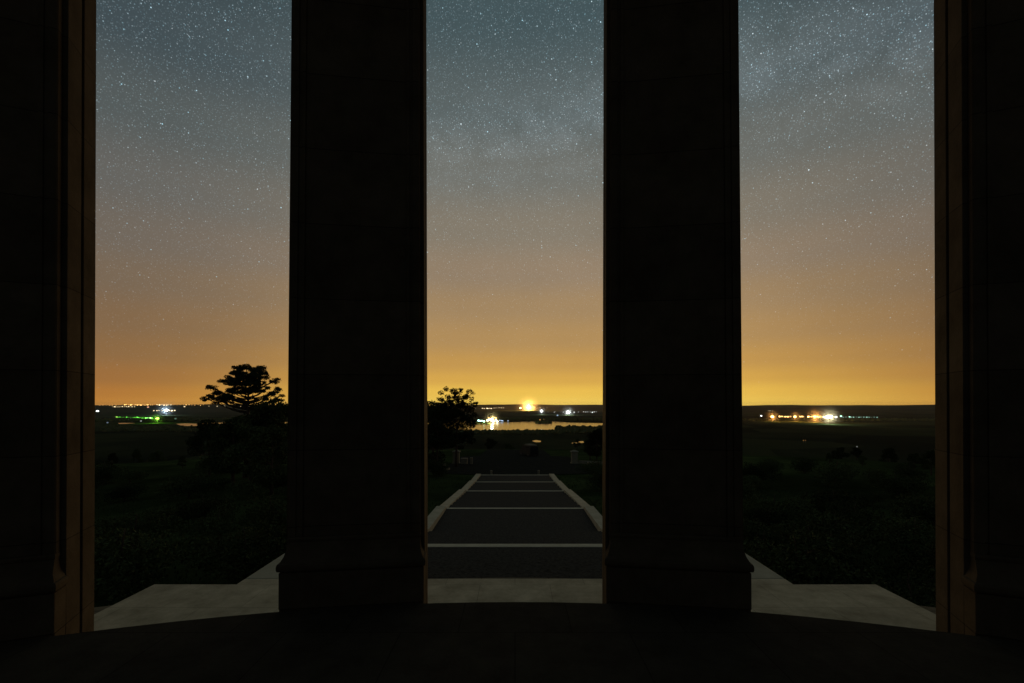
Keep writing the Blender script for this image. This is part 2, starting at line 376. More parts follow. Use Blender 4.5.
TAPER = .048
def tp(z): return 1 - TAPER * max(0, z) / PH
def make_pier():
    root = empty('pier')
    # plain rear block with a vertical groove in each flank
    m = MB(); rings = []
    def sec(hw):
        g = .035
        pts = [(-hw,.24),(hw,.24),(hw,.545),(hw-g,.552),(hw-g,.598),(hw,.605),(hw,.90),(hw-.02,.92),(-hw+.02,.92),(-hw,.90),(-hw,.605),(-hw+g,.598),(-hw+g,.552),(-hw,.545)]
        return pts
    for z in [-.45, 0] + [PH*k/12 for k in range(1, 13)]:
        rings.append([(x*tp(z), y, z) for x, y in sec(.83)])
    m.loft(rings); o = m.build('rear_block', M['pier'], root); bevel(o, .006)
    # fluted front shaft
    m = MB(); rings = []
    def fsec(hw, y0):
        pts = [(-hw,y0+.012),(-hw+.012,y0),(-hw+.085,y0),(-hw+.09,y0+.022),(-hw+.12,y0+.022),(-hw+.125,y0+.004),(-hw+.165,y0+.004),(-hw+.17,y0+.03)]
        pts += [(-x, y) for x, y in reversed(pts)]
        pts += [(hw,.237),(-hw,.237)]
        return pts
    for z in [.802] + [PH*k/12 for k in range(2, 13)]:
        rings.append([(x*tp(z), y, z) for x, y in fsec(.782, .14)])
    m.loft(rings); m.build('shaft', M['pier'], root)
    # moulded base
    m = MB(); rings = []
    prof = [(.44,.822,-.004),(.445,.838,-.018),(.47,.845,-.026),(.505,.845,-.026),(.53,.836,-.016),(.535,.815,.004),(.56,.806,.012),(.60,.785,.024),(.65,.776,.036),(.70,.770,.044),(.745,.766,.047),(.75,.774,.04),(.78,.776,.038),(.80,.770,.044)]
    for z, hw, y0 in prof:
        hw += .008; y0 += .085*max(0, min(1, (z-.53)/.2))
        rings.append([(-hw,y0,z),(hw,y0,z),(hw,.235,z),(-hw,.235,z)])
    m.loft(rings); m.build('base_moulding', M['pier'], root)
    # plinth
    m = MB(); m.box(-.83,.83,.014,.236,-.45,-.002); m.box(-.832,.832,0,.236,.001,.425); m.box(-.812,.812,.012,.23,.425,.44)
    o = m.build('plinth', M['pier'], root); bevel(o, .01)
    return root
proto = make_pier()
PL = ['square stone pier left of the central opening, carved base moulding', 'square stone pier right of the central opening, carved base moulding',
      'stone pier at the far left edge beside the left opening', 'stone pier at the far right edge beside the right opening']
for i, a in enumerate([-.5, .5, -1.5, 1.5, -2.5, 2.5, -3.5, 3.5]):
    if i > 3: continue
    o = proto if i == 0 else copy_tree(proto)
    aa = a*TH*(.984 if i > 1 else 1); p = arc(R0, aa, 0); o.location = p; o.rotation_euler = (0,0,-aa)
    tag(o, PL[i], 'pier', 'stone piers of the colonnade')
# unseen solid walls added in place of the piers beyond the frame
m = MB()
for s_ in (-1, 1):
    a0, a1 = (R(33.2), R(60))
    if s_ < 0: a0, a1 = -a1, -a0
    ringpart(m, R0+.35, R0+.9, -.45, PH, a0, a1, 24)
tag(m.build('added_side_wall', M['pier']), 'unseen curved wall added at both sides in place of piers', 'wall', kind='structure')

# ------------------------------------------------------------------ landing and stairway
TZ = -.45
m = MB()
def prism(m, poly, z0, z1, mi=0):
    m.loft([[(x,y,z0) for x,y in poly], [(x,y,z1) for x,y in poly]], mi)
def inner(x): return RC.y + math.sqrt((R0+.002)**2 - x*x)
nn = 40; xs = [-5.7 + 11.4*k/nn for k in range(nn+1)]
poly = [(x, inner(x)) for x in xs] + [(5.7,7.22),(4.4,7.22),(4.4,7.45),(-4.4,7.45),(-4.4,7.22),(-5.7,7.22)]
prism(m, poly, -3.6, TZ)
o = m.build('terrace', M['pave']); tag(o, 'pale stone terrace outside the piers', kind='structure'); 
# raised edge slabs round the terrace
NODES = [(7.45,2.85),(12.95,4.06),(25.6,5.88),(36.0,6.89),(44.1,7.56),(51.5,8.04)]
FOOT = {1: (20.4, 5.68)}
root = empty('stairway', (0,7.45,TZ)); tag(root, 'broad dark stairway descending between pale stone cheek walls', 'stairway', kind='thing')
def kid(mb, name, mat, bev=0):
    o = mb.build(name, mat, root); o.location = -Vector(root.location)
    o.location = (0,-7.45,-TZ)
    if bev: bevel(o, bev)
    return o
WI, WO = 3.85, 4.4
for i, ((d0,D0),(d1,D1)) in enumerate(zip(NODES, NODES[1:])):
    NW = .28 if i == 0 else .24
    dF, DF = FOOT.get(i, (d1, D1))
    k = max(2, round((DF-D0)/.155)); m = MB(); L0 = d0 + (.0 if i == 0 else (.28 if i == 1 else .24))
    if i in FOOT: m.box(-WI, WI, dF+.0005, d1, EYE-D1-2, EYE-D1)
    for q in range(k):
        ya = L0 + (dF-L0)*q/k; yb = L0 + (dF-L0)*(q+1)/k; z = EYE - (D0 + (DF-D0)*(q+1)/k)
        m.box(-WI, WI, ya+.0005, yb, z-2.0, z)
    kid(m, 'flight', M['tread'], .012)
    m = MB(); z1 = EYE-D1
    m.box(-WI-.001, WI+.001, d1+.001, d1+NW, z1-1.6, z1+.012); kid(m, 'landing_edge', M['nosing'], .01)
    for s_ in (-1, 1):
        m = MB(); za, zb = EYE-D0+.03, EYE-D1+.16; ya = d0+.003
        if i == 0: za = TZ+.006; ya = 9.05
        a, b_ = (WI+.003, WO) if s_ > 0 else (-WO, -WI-.003)
        if i in FOOT:
            zf = EYE-DF+.10
            m.add([(a,ya,za-3.5),(b_,ya,za-3.5),(b_,dF,zf-3.5),(a,dF,zf-3.5),(a,ya,za),(b_,ya,za),(b_,dF,zf),(a,dF,zf)],
              [(0,3,2,1),(4,5,6,7),(0,1,5,4),(1,2,6,5),(2,3,7,6),(3,0,4,7)])
            ya = dF+.002; za = zf
        m.add([(a,ya,za-3.5),(b_,ya,za-3.5),(b_,d1,zb-3.5),(a,d1,zb-3.5),(a,ya,za),(b_,ya,za),(b_,d1,zb),(a,d1,zb)],
              [(0,3,2,1),(4,5,6,7),(0,1,5,4),(1,2,6,5),(2,3,7,6),(3,0,4,7)])
        if i == 0: m.box(a, b_, 7.453, ya-.002, za-3.5, za)
        kid(m, 'cheek_wall', M['cheek'], .015)

# ------------------------------------------------------------------ forecourt
def gz(x, y): return terrain(x, y)
m = MB(); vs = []; fs = []
ys = [51.9 + 2.0*k for k in range(36)]
for y in ys:
    hw = 4.6 if y < 56 else (9.5 + 1.5*math.sin((y-56)/22) if y < 95 else 7.5)
    for q in range(-4, 5): x = hw*q/4; vs.append((x, y, gz(x, y)+.07))
for i in range(len(ys)-1):
    for q in range(8): a = i*9+q; fs.append((a, a+1, a+10, a+9))
m.add(vs, fs); tag(m.build('road', M['asphalt'], smooth=True), 'dark asphalt forecourt at the foot of the stairs', kind='structure')

def bollard(x, y, label):
    m = MB(); z = gz(x, y)+.05; prof = [(0,.17),(.06,.17),(.07,.13),(.62,.11),(.66,.15),(.74,.14),(.78,.06)]
    m.loft([[(r*math.cos(t*math.pi/6), r*math.sin(t*math.pi/6), zz) for t in range(12)] for zz, r in prof])
    o = m.build('bollard', M['pillar'], smooth=False); o.location = (x,y,z); tag(o, label, 'bollard', 'stone bollards at the stair foot')
bollard(-2.75, 53.0, 'small pale bollard left of centre at the stair foot')
bollard(2.75, 53.0, 'small pale bollard right of centre at the stair foot')

def gate_pillar(x, y, label):
    r_ = empty('gate_pillar', (x,y,gz(x,y))); tag(r_, label, 'pillar', 'pillars flanking the forecourt')
    m = MB(); m.box(-.62,.62,-.62,.62,-.4,.25); bevel(m.build('foot', M['pillar'], r_), .03)
    m = MB(); m.box(-.5,.5,-.5,.5,.25,1.95); bevel(m.build('shaft', M['pillar'], r_), .02)
    m = MB(); m.box(-.64,.64,-.64,.64,1.95,2.12); m.loft([[(-.52,-.52,2.12),(.52,-.52,2.12),(.52,.52,2.12),(-.52,.52,2.12)],[(-.2,-.2,2.3),(.2,-.2,2.3),(.2,.2,2.3),(-.2,.2,2.3)]])
    bevel(m.build('cap', M['pillar'], r_), .02)
gate_pillar(-9.8, 76, 'pale square gate pillar left of the forecourt, under the leafy tree')
gate_pillar(9.9, 76, 'pale square gate pillar right of the forecourt, beside a low wall')
def stone_block(x, y, w_, h_, dep, label, group=None, name='stone_block', mat='pillar', cap=True):
    r_ = empty(name, (x,y,gz(x,y))); tag(r_, label, 'stone block', group)
    m = MB(); m.box(-w_/2,w_/2,-dep/2,dep/2,-.4,h_-.1); bevel(m.build('body', M[mat], r_), .02)
    m = MB(); m.box(-w_/2-.05,w_/2+.05,-dep/2-.05,dep/2+.05,h_-.1,h_); bevel(m.build('cap', M[mat], r_), .02)
stone_block(-8.35, 75, 1.0, 1.0, .8, 'low pale stone block just right of the left gate pillar')
stone_block(-7.15, 74.5, .35, 1.1, .35, 'thin pale stone post nearest the forecourt on the left')
stone_block(11.2, 66, 1.3, .95, 1.0, 'pale square stone block standing before the low right wall')
def low_wall(pts, h_, wd, label, name='low_wall'):
    m = MB(); rings = []
    for k, (x, y) in enumerate(pts):
        a = Vector(pts[max(0,k-1)]); b_ = Vector(pts[min(len(pts)-1,k+1)]); t = (b_-a).normalized(); nrm = Vector((-t.y, t.x))*wd/2
        z = gz(x, y)
        rings.append([(x-nrm.x,y-nrm.y,z-.4),(x+nrm.x,y+nrm.y,z-.4),(x+nrm.x,y+nrm.y,z+h_),(x-nrm.x,y-nrm.y,z+h_)])
    m.loft(rings); o = m.build(name, M['pillar']); bevel(o, .02); tag(o, label, 'wall')
low_wall([(10.6,76),(12,75.3),(13.5,74),(15,72),(16.2,69.8),(17,67)], .55, .4, 'low pale curved wall running right from the right gate pillar')
low_wall([(-11,71.5),(-11.8,70),(-12.6,69.2),(-13.6,68.8),(-15,68.8)], .35, .4, 'upper pale curved kerb wall left of the forecourt')
low_wall([(-9.2,63.5),(-9.7,61.8),(-10.6,60.8),(-11.8,60.3),(-13.2,60.3)], .3, .35, 'lower pale curved kerb wall beside the left lawn')

# parked van
vx, vy = 2.9, 96.0
van = empty('parked_van', (vx,vy,gz(vx,vy)+.07), R(24)); tag(van, 'dark camper van parked alone at the far end of the forecourt', 'van')
def side_loft(prof, hw, inset=.12):
    m = MB()
    m.loft([[(-hw+inset*(z>1.1), y, z) for y, z in prof], [(hw-inset*(z>1.1), y, z) for y, z in prof]]); return m
prof = [(-2.6,.35),(2.5,.35),(2.65,.9),(2.45,1.15),(1.8,1.35),(1.2,2.1),(.9,2.2),(-2.5,2.25),(-2.62,2.1),(-2.68,.9)]
o = side_loft(prof, .98).build('body', M['paint'], van); bevel(o, .05)
m = MB(); m.loft([[(-.72,-2.4,2.26),(.72,-2.4,2.26),(.72,.8,2.22),(-.72,.8,2.22)],[(-.66,-2.3,2.5),(.66,-2.3,2.5),(.66,.3,2.5),(-.66,.3,2.5)]])
bevel(m.build('raised_roof', M['white_paint'], van), .04)
m = MB(); m.box(-.7,.7,-2.70,-2.66,1.3,1.95); m.build('rear_window', M['glass'], van)
m = MB(); m.box(-.985+.1,-.87,-1.9,-.3,1.3,1.9); m.build('side_window', M['glass'], van)
m = MB(); m.box(.87,.885,-1.9,-.3,1.3,1.9); m.build('side_window', M['glass'], van)
m = MB(); m.box(-.95,.95,-2.82,-2.69,.38,.6); bevel(m.build('rear_bumper', M['rubber'], van), .02)
for sx in (-1, 1):
    for wy in (-1.75, 1.7):
        m = MB(); x0 = sx*.80
        m.loft([[(x0, wy+.35*math.cos(t*math.pi/9), .35+.35*math.sin(t*math.pi/9)) for t in range(18)], [(x0+sx*.22, wy+.35*math.cos(t*math.pi/9), .35+.35*math.sin(t*math.pi/9)) for t in range(18)]])
        wh = m.build('wheel', M['rubber'], van)
        m = MB(); m.loft([[(x0+sx*.222, wy+.19*math.cos(t*math.pi/6), .35+.19*math.sin(t*math.pi/6)) for t in range(12)], [(x0+sx*.235, wy+.16*math.cos(t*math.pi/6), .35+.16*math.sin(t*math.pi/6)) for t in range(12)]])
        m.build('rim', M['metal'], wh)

# ------------------------------------------------------------------ vegetation
def leafball(m, c, rad, n, size, rng, flat=False, mi=0):
    """n small leaf faces spread through an uneven ellipsoid"""
    for _ in range(n):
        while True:
            u = Vector((rng.uniform(-1,1), rng.uniform(-1,1), rng.uniform(-1,1)))
            if .05 < u.length < 1: break
        u = u.normalized() * (u.length ** .95)
        p = Vector((c[0]+u.x*rad[0], c[1]+u.y*rad[1], c[2]+u.z*rad[2]))
        a = Vector((rng.gauss(0,1), rng.gauss(0,1), rng.gauss(0,1)*(.5 if flat else 1))).normalized()
        b_ = a.orthogonal().normalized(); b_ = (Matrix.Rotation(rng.uniform(0,6.28), 3, a) @ b_)
        c2 = a.cross(b_); s_ = size*rng.uniform(.6,1.4)
        m.add([p-b_*s_, p-c2*s_*.45, p+b_*s_, p+c2*s_*.45], [(0,1,2,3)], mi)
def build_tree(name, base, lean, height, clumps, leafsize, matname, label, cat, group, seed, trad=.22, density=1.0):
    """clumps: (dx, dy, z, rx, ry, rz, n) relative to the base"""
    rng = random.Random(seed); root_ = empty(name, base); tag(root_, label, cat, group)
    m = MB(); pts = []; rads = []
    for k in range(9):
        t = k/8; pts.append((lean[0]*t*t + .08*math.sin(5*t), lean[1]*t*t, -.3 + (height*.93+.3)*t)); rads.append(trad*(1-.86*t)*(1.25 if k == 0 else 1))
    m.tube(pts, rads, 9)
    for (dx,dy,z,rx,ry,rz,n_) in clumps:
        zt = max(height*.12, min(height*.9, z - .35*math.hypot(dx,dy) - rz*.5)); t = zt/(height*.93)
        p0 = Vector((lean[0]*t*t+.08*math.sin(5*t), lean[1]*t*t, zt)); p1 = Vector((dx,dy,z))
        mid = (p0+p1)/2 + Vector((rng.uniform(-.1,.1), rng.uniform(-.1,.1), -.12*(p1-p0).length*.5))
        m.tube([p0, mid, p1], [trad*.38*(1-t*.5), trad*.24*(1-t*.4), trad*.08], 6)
        for q in range(3):
            e_ = p1 + Vector((rng.uniform(-1,1)*rx*.8, rng.uniform(-1,1)*ry*.8, rng.uniform(-.2,.9)*rz))
            m.tube([mid.lerp(p1,.6), e_], [trad*.12, trad*.03], 5)
    m.build('trunk', M['bark'], root_, smooth=True)
    m = MB()
    for (dx,dy,z,rx,ry,rz,n_) in clumps:
        if matname == 'needle':
            for _ in range(max(4, n_//22)):
                a_ = rng.uniform(0,6.28); q_ = rng.uniform(0,1)**.5
                c_ = (dx+rx*.82*q_*math.cos(a_), dy+ry*.82*q_*math.sin(a_), z+rz*rng.uniform(-.9,.75))
                f_ = rng.uniform(.18,.42)
                leafball(m, c_, (f_,f_,f_*.5), 48, leafsize*rng.uniform(.6,1.1), rng)
            continue
        leafball(m, (dx,dy,z), (rx,ry,rz), int(n_*density), leafsize, rng, flat=(matname=='needle'))
    m.build('crown', M[matname], root_)
    return root_
# --- the tall pine
PD = 55.0; k = PD/F
px0 = 246.5; bx = (px0-515)*k; pbase = Vector((bx, PD, gz(bx, PD)))
rng = random.Random(11); cl = []
def pc(px, py, rpx, rzpx, n_, dy=None):
    dx = (px-px0+.8)*k*(.925 if px0 == 246.5 else 1); z = EYE - (py-404)*k - pbase.z
    cl.append((dx, rng.uniform(-1.6,1.6) if dy is None else dy, z, rpx*k, rpx*k*.95, rzpx*k*(1.2 if px0 == 246.5 else 1), n_))
for a in [(236,367.5,5,2.3,300),(244,366.5,7,2.5,460),(253,368,7,2.6,460),(262,370,5.5,3,400),(264,376,4.5,2.6,260),(231,373,6,2,320),(241,374,8,2.8,560),(252,375,8,3,600),
          (220,381,6,2.4,380),(230,382,7,2.6,480),(240,380,7,2,400),(251,382,7,3,520),(262,383.5,6,2.6,380),(271,381,4.5,1.9,240),(275,379.4,2.4,1.3,110),
          (216,388,5,2.2,280),(225,390,6.5,2.2,400),(235,391.5,6,2.2,380),(246,390,6,2.6,420),(256,388.5,5.5,2.6,360),(250,386,4,2,200),(262,391,4,1.8,200),
          (205.5,396,3,1.2,120),(211,399,4.5,1.8,240),(219,399.5,5.5,2.6,340),(228,397,6,2.4,360),(237,396.5,4,1.6,200),(215,403,4,1.2,140),(229,402.5,3.5,1.0,90),
          (266,393.5,4,1.5,160),(273,393.5,3.6,1.2,120),(276.6,392,2,1.1,70),(269,396,3,.9,70),(253,399,3.2,1.2,90),(241,401.5,2.4,.9,50)]: pc(*a)
for _ in range(62):
    u = rng.random(); yy = 367 + 35*u; half = 13 + 24*min(1, u*1.25); xx = 247 + rng.uniform(-1,1)*half*(1 if rng.random() < .7 else .6)
    if 394 < yy and abs(xx-252) < 15: continue
    if 384.5 < yy < 387.5 and 232 < xx < 246: continue
    pc(xx, yy, rng.uniform(1.6,4.2), rng.uniform(.8,1.8), int(rng.uniform(70,220)))
build_tree('pine_tree', pbase, ((250-px0)*k, 0), (404+70-366)*k, cl, .10, 'needle', 'tall layered pine silhouetted against the orange glow in the left opening', 'pine tree', None, 5, trad=.36, density=1.0)
# --- leafy tree in the central opening
CD = 69.0; k = CD/F; px0 = 456; bx = (px0-515)*k; cbase = Vector((bx, CD, gz(bx, CD))); pbase = cbase
rng = random.Random(4); cl = []
for a in [(446,389,3,2.6,34),(441.5,393,3.2,2.2,34),(439,399,3,2,28),(449,397,4,3,70),(455,392,4,4,90),(457,399,5,3.5,130),(464,397,3.5,3,60),(468,391.5,3.6,3,50),(472,393,2,2,16),(450,403,6,3,150),
          (461,405,7,4,260),(446,409,6,4,200),(469,409,5.5,4,170),(456,413,9,5,480),(466,418,7,5,330),(446,419,9,6,420),(473,415,3.5,3,60),(470,424,6,5,240),(457,425,10,6,600),(445,430,10,7,520),(468,433,6,5,230),(458,438,9,6,420),(470,441,5,4,120),(448,443,9,6,420)]: pc(*a)
for _ in range(46):
    t_ = rng.random()**.6; yy = 388 + 18*t_; xx = 456 + rng.uniform(-1,1)*(5 + 17*t_**.7) + 2*math.sin(yy)
    pc(xx, yy, rng.uniform(1.2,3.0), rng.uniform(1.0,2.4), int(rng.uniform(6,30)))
build_tree('leafy_tree', cbase, (.1, 0), (467-387)*k, cl, .13, 'leaf', 'leafy tree with ragged top rising beside the lake in the central opening', 'tree', None, 8, trad=.22, density=2.2)
# --- generic trees and bushes, shared meshes
def proto_tree(seed, h_, wd, kind):
    rng_ = random.Random(seed); c_ = []
    if kind == 'bush':
        for _ in range(9):
            a = rng_.uniform(0, 6.28); r_ = wd*.5*rng_.uniform(.1,.75); z = h_*rng_.uniform(.28,.75)
            c_.append((r_*math.cos(a), r_*math.sin(a), z, wd*.26, wd*.26, h_*.26, 420))
    else:
        for _ in range(17):
            a = rng_.uniform(0, 6.28); t = rng_.uniform(.28,.97); r_ = wd*.5*math.sin(math.pi*min(1,(t*.82+.1)))*rng_.uniform(.15,.9); s_ = wd*rng_.uniform(.14,.22)
            c_.append((r_*math.cos(a), r_*math.sin(a), t*h_, s_, s_, s_*.75, 360))
    return c_
protos = {}
def veg(kind, x, y, scale, label, cat, group, rot=0, zoff=0):
    key = kind
    if key not in protos:
        k_, seed = key; spec = {'bush':(1.6,2.6),'tree':(7,5.5)}[k_]
        protos[key] = build_tree('bush' if k_=='bush' else 'broadleaf_tree', (0,0,0), (.15,.1), spec[0], proto_tree(seed, spec[0], spec[1], k_), .05 if k_=='bush' else .15, 'leaf', label, cat, group, seed, trad=.06 if k_=='bush' else .2)
        o = protos[key]
    else:
        o = copy_tree(protos[key])
    o.location = (x, y, gz(x, y)-.05+zoff); o.rotation_euler = (0,0,rot); o.scale = (scale*1.0, scale*1.0, scale)
    tag(o, label, cat, group); return o
rng = random.Random(21)
def at_px(px, d): return (px-515)*d/F
# dark trees massed under and beside the pine
for i, (px, topy, d, lab) in enumerate([
        (266,405,50,'dense dark tree close right of the pine'), (279,404,56,'dense dark tree nearest the left central pier'), (234,419,47,'dark bushy tree directly below the pine crown'),
        (210,423,62,'small dark tree at the left foot of the pine'), (250,424,43,'dark bushy tree in front of the pine trunk'), (272,428,40,'low dark tree against the left central pier'),
        (433,405,74,'dark tree at the left edge of the central opening'), (438,420,60,'dark bush-like tree below the leafy tree'),
        (597,430,80,'dark rounded tree behind the low right wall'), (590,440,86,'small dark tree behind the right gate pillar'), (606,424,84,'dark tree at the right edge of the central opening')]):
    x = at_px(px, d); z = EYE-(topy-404)*d/F; h_ = z - gz(x, d)
    veg(('tree', i%3), x, d, h_/7.0, lab, 'tree', None, rng.uniform(0,6.28))
# hillside trees beyond the plateau edge
n_ = 0
while n_ < 70:
    a = R(rng.uniform(-46, 46)); r_ = rng.uniform(85, 230); x = r_*math.sin(a); y = r_*math.cos(a)
    if abs(x) < 14 and y < 135: continue
    s_ = rng.uniform(.5, 1.0)
    if r_ < 135: s_ *= .55
    top = gz(x,y)+7*s_
    if 404 + (EYE-top)/y*F < 437: continue
    lab = 'dark tree on the black hillside left of the stairs' if x < -14 else ('dark tree on the black hillside right of the stairs' if x > 14 else 'dark tree below the forecourt edge')
    veg(('tree', n_%3), x, y, s_, lab, 'tree', lab.replace('tree','trees'), rng.uniform(0,6.28)); n_ += 1
# bushes on the near slopes
n_ = 0
while n_ < 120:
    a = R(rng.uniform(-50, 50)); r_ = 9.5 + 70*rng.random()**1.5; x = r_*math.sin(a); y = r_*math.cos(a)
    if abs(x) < 7.5 or y < 8.4 or (abs(x)<17 and y>56): continue
    if -16 < x < 0 and y < 55 and rng.random() < .6: continue
    s_ = rng.uniform(.5,1.15)*(1+.012*r_)
    top = gz(x,y)+1.6*s_
    if 404 + (EYE-top)/y*F < 452: continue
    lab = 'dark low bush on the slope left of the terrace' if x < 0 else 'dark low bush on the slope right of the terrace'
    veg(('bush', n_%4), x, y, s_, lab, 'bush', lab.replace('bush','bushes'), rng.uniform(0,6.28)); n_ += 1

# grass tufts: ground cover
m = MB(); rng = random.Random(5)
for _ in range(26000):
    a = R(rng.uniform(-50,50)); r_ = 9 + 45*rng.random()**1.3; x = r_*math.sin(a); y = r_*math.cos(a)
    if abs(x) < 4.5 or y < 7.5 or (abs(x) < 5.8 and y < 7.5): continue
    z = gz(x,y); h_ = rng.uniform(.06,.2); dx = rng.uniform(-.06,.06); dy = rng.uniform(-.06,.06); w_ = rng.uniform(.01,.03)*(1+r_/30)
    t = rng.uniform(0,3.14); cx, cy = w_*math.cos(t), w_*math.sin(t)
    m.add([(x-cx,y-cy,z-.02),(x+cx,y+cy,z-.02),(x+dx,y+dy,z+h_)], [(0,1,2)])
tag(m.build('grass', M['leaf']), 'rough grass growing on the dark slopes', 'grass', kind='stuff')

# far woods along the lake shore: one mass
m = MB(); rng = random.Random(9)
def crownlump(m, p, r_, h_):
    rings = []; n5 = 7; ph = rng.uniform(0,6)
    for z, q in ((0,.8),(.35,1.05),(.7,.85),(.92,.45),(1,.08)):
        rings.append([(p.x+r_*q*math.cos(t*2*math.pi/n5+ph)*rng.uniform(.8,1.2), p.y+r_*q*math.sin(t*2*math.pi/n5+ph)*rng.uniform(.8,1.2), p.z+h_*z) for t in range(n5)])
    m.loft(rings)
def wood(pxa, pxb, ya, yb, n_, h0, h1):
    for _ in range(n_):
        p = ray(rng.uniform(pxa,pxb), rng.uniform(ya,yb)); t = (PLAIN-EYE)/p.z; q = Vector((p.x*t, t, PLAIN))
        crownlump(m, q, rng.uniform(5,11), rng.uniform(h0,h1))
wood(380,560,431.5,434.5,420,8,14)
wood(556,640,427.5,434,420,8,19)
wood(100,320,427.5,432,520,8,15)
wood(498,640,419.7,420.9,620,15,25)
wood(536,551,422.6,423.4,60,9,17)
wood(470,490,423.4,424.2,40,5,9)
wood(300,480,417,419.6,260,8,15)
wood(90,300,418.8,421.2,320,8,15)
wood(740,940,419.5,421,420,8,16)
tag(m.build('far_woodland', M['leaf']), 'black belts of distant woodland along the lake and plain', 'woodland', kind='stuff')

# ------------------------------------------------------------------ distant lamps
AMB = (1.0,.55,.16); WRM = (1.0,.78,.42); WHT = (.92,1.0,.95); BLU = (.55,.75,1.0); GRN = (.18,1.0,.08); YGR = (.6,1.0,.15); TEA=(.5,1.0,.75)
ematc = {}
def em(col, s):
    key = (col, round(s, 2))
    if key not in ematc: ematc[key] = emis('lamp_glow_%d' % len(ematc), col, s)
    return ematc[key]
def lamp(px, py, col, strength, rpx, label, group, power=0, name='distant_lamp', halo=None, lcol=None, up=9.0):
    p = ground_hit(px, py, up); d = p.y; r_ = rpx*d/F
    root_z = terrain(p.x, p.y)
    m = MB(); hz_ = p.z - root_z
    m.tube([(0,0,-1),(0,0,hz_*.5),(0,0,hz_)], [.6,.5,.4], 6, 0)
    # faceted lantern
    rings = []
    for q in range(7):
        a = -math.pi/2 + math.pi*q/6; rr = max(.02, math.cos(a))
        rings.append([(r_*rr*math.cos(t*2*math.pi/10), r_*rr*math.sin(t*2*math.pi/10), hz_ + r_*.8*math.sin(a)) for t in range(10)])
    m.loft(rings, 1)
    o = m.build(name, [M['metal'], em(col, strength)]); o.location = (p.x, p.y, root_z)
    tag(o, label, 'lamp', group)
    if power:
        ld = bpy.data.lights.new('lamp_light', 'POINT'); ld.energy = power; ld.color = lcol or col; ld.shadow_soft_size = r_*.6
        lo = bpy.data.objects.new('lamp_light', ld); C.objects.link(lo); lo.parent = o; lo.location = (0, -r_*1.6, hz_)
    if halo:  # added scattering sphere that stands in for lens glare round the lamp
        rm, dens_, name_ = halo; mb_ = MB(); rr_ = rm*d/F; rings = []
        for q in range(13):
            a = -math.pi/2 + math.pi*q/12; rr = max(.01, math.cos(a))
            rings.append([(rr*math.cos(t*2*math.pi/24), rr*math.sin(t*2*math.pi/24), math.sin(a)) for t in range(24)])
        mb_.loft(rings); key = ('halo', dens_)
        if key not in ematc:
            mm = bpy.data.materials.new('lamp_halo'); mm.use_nodes = True; t_ = mm.node_tree; t_.nodes.clear()
            tc_ = N(t_,'ShaderNodeTexCoord'); ln_ = N(t_,'ShaderNodeVectorMath', operation='LENGTH'); t_.links.new(tc_.outputs['Object'], ln_.inputs[0])
            s_1 = N(t_,'ShaderNodeMath', operation='SUBTRACT'); s_1.use_clamp = True; s_1.inputs[0].default_value = 1; t_.links.new(ln_.outputs['Value'], s_1.inputs[1])
            s_2 = N(t_,'ShaderNodeMath', operation='POWER'); s_2.inputs[1].default_value = 2; t_.links.new(s_1.outputs[0], s_2.inputs[0])
            s_3 = N(t_,'ShaderNodeMath', operation='MULTIPLY'); s_3.inputs[1].default_value = dens_; t_.links.new(s_2.outputs[0], s_3.inputs[0])
            v_ = t_.nodes.new('ShaderNodeVolumeScatter'); t_.links.new(s_3.outputs[0], v_.inputs['Density']); o_ = t_.nodes.new('ShaderNodeOutputMaterial')
            v_.inputs['Color'].default_value = (1,1,1,1); 
            t_.links.new(v_.outputs[0], o_.inputs['Volume']); ematc[key] = mm
        mo = mb_.build('lamp_halo', ematc[key], smooth=True); mo.location = p; mo.scale = (rr_, rr_, rr_); tag(mo, name_, 'halo', None, 'stuff')
    return o
P = 1e6   # watts for the big ones
rng = random.Random(31)
def row(x0, x1, y, n_, col, s, r_, label, group, jy=.3, y1=None):
    for q in range(n_):
        px = x0 + (x1-x0)*(q+.5)/n_ + rng.uniform(-.5,.5); yy = y + ((y1-y)*(q+.5)/n_ if y1 is not None else 0)
        lamp(px, yy + rng.uniform(-jy,jy), col, s*min(2.2, math.exp(rng.gauss(-.15,.6))), r_*rng.uniform(.6,1.0), label, group)
# centre
lamp(528.7, 407.2, (1.0,.80,.38), 4, 1.7, 'big blazing yellow floodlight on the central horizon', None, P*90, halo=(15, 5e-4, 'added mist glowing round the blazing floodlight'), lcol=(1,.5,.12), up=68)
lamp(520.5, 408.2, WRM, 6, 1.0, 'small warm lamp just left of the blazing floodlight', None)
lamp(541.5, 411.0, WHT, 8, 1.3, 'round white lamp below and right of the blazing floodlight', None, P*1.5, halo=(6, 6e-4, 'added mist glowing round the small white lamp'), up=45)
lamp(557.5, 415.3, BLU, .7, .8, 'lone faint blue lamp on the far lake shore', None)
lamp(568, 412.2, WHT, 10, 1.6, 'brightest white lamp right of the blazing floodlight', None, P*4, halo=(9, 5e-4, 'added mist glowing round the white lamp'), up=34)
row(562, 576, 412.3, 4, WHT, 1.2, .8, 'small white lamp flanking the brightest white one', 'white lamps right of the floodlight')
row(583, 597, 412.0, 7, WHT, .6, .7, 'faint white lamp in the row beside the right central pier', 'faint white lamps in a row')
row(545, 582, 412.0, 6, WHT, .15, .6, 'dim lamp strung along the far central shore', 'dim lamps along the far shore')
row(482, 492, 408.4, 6, WRM, 2.6, .75, 'warm lamp in the short bright row above the marina', 'warm lamps in a short row')
row(493, 504, 408.0, 6, WRM, .6, .7, 'dim warm lamp trailing right of the short row', 'dim warm lamps trailing the short row')
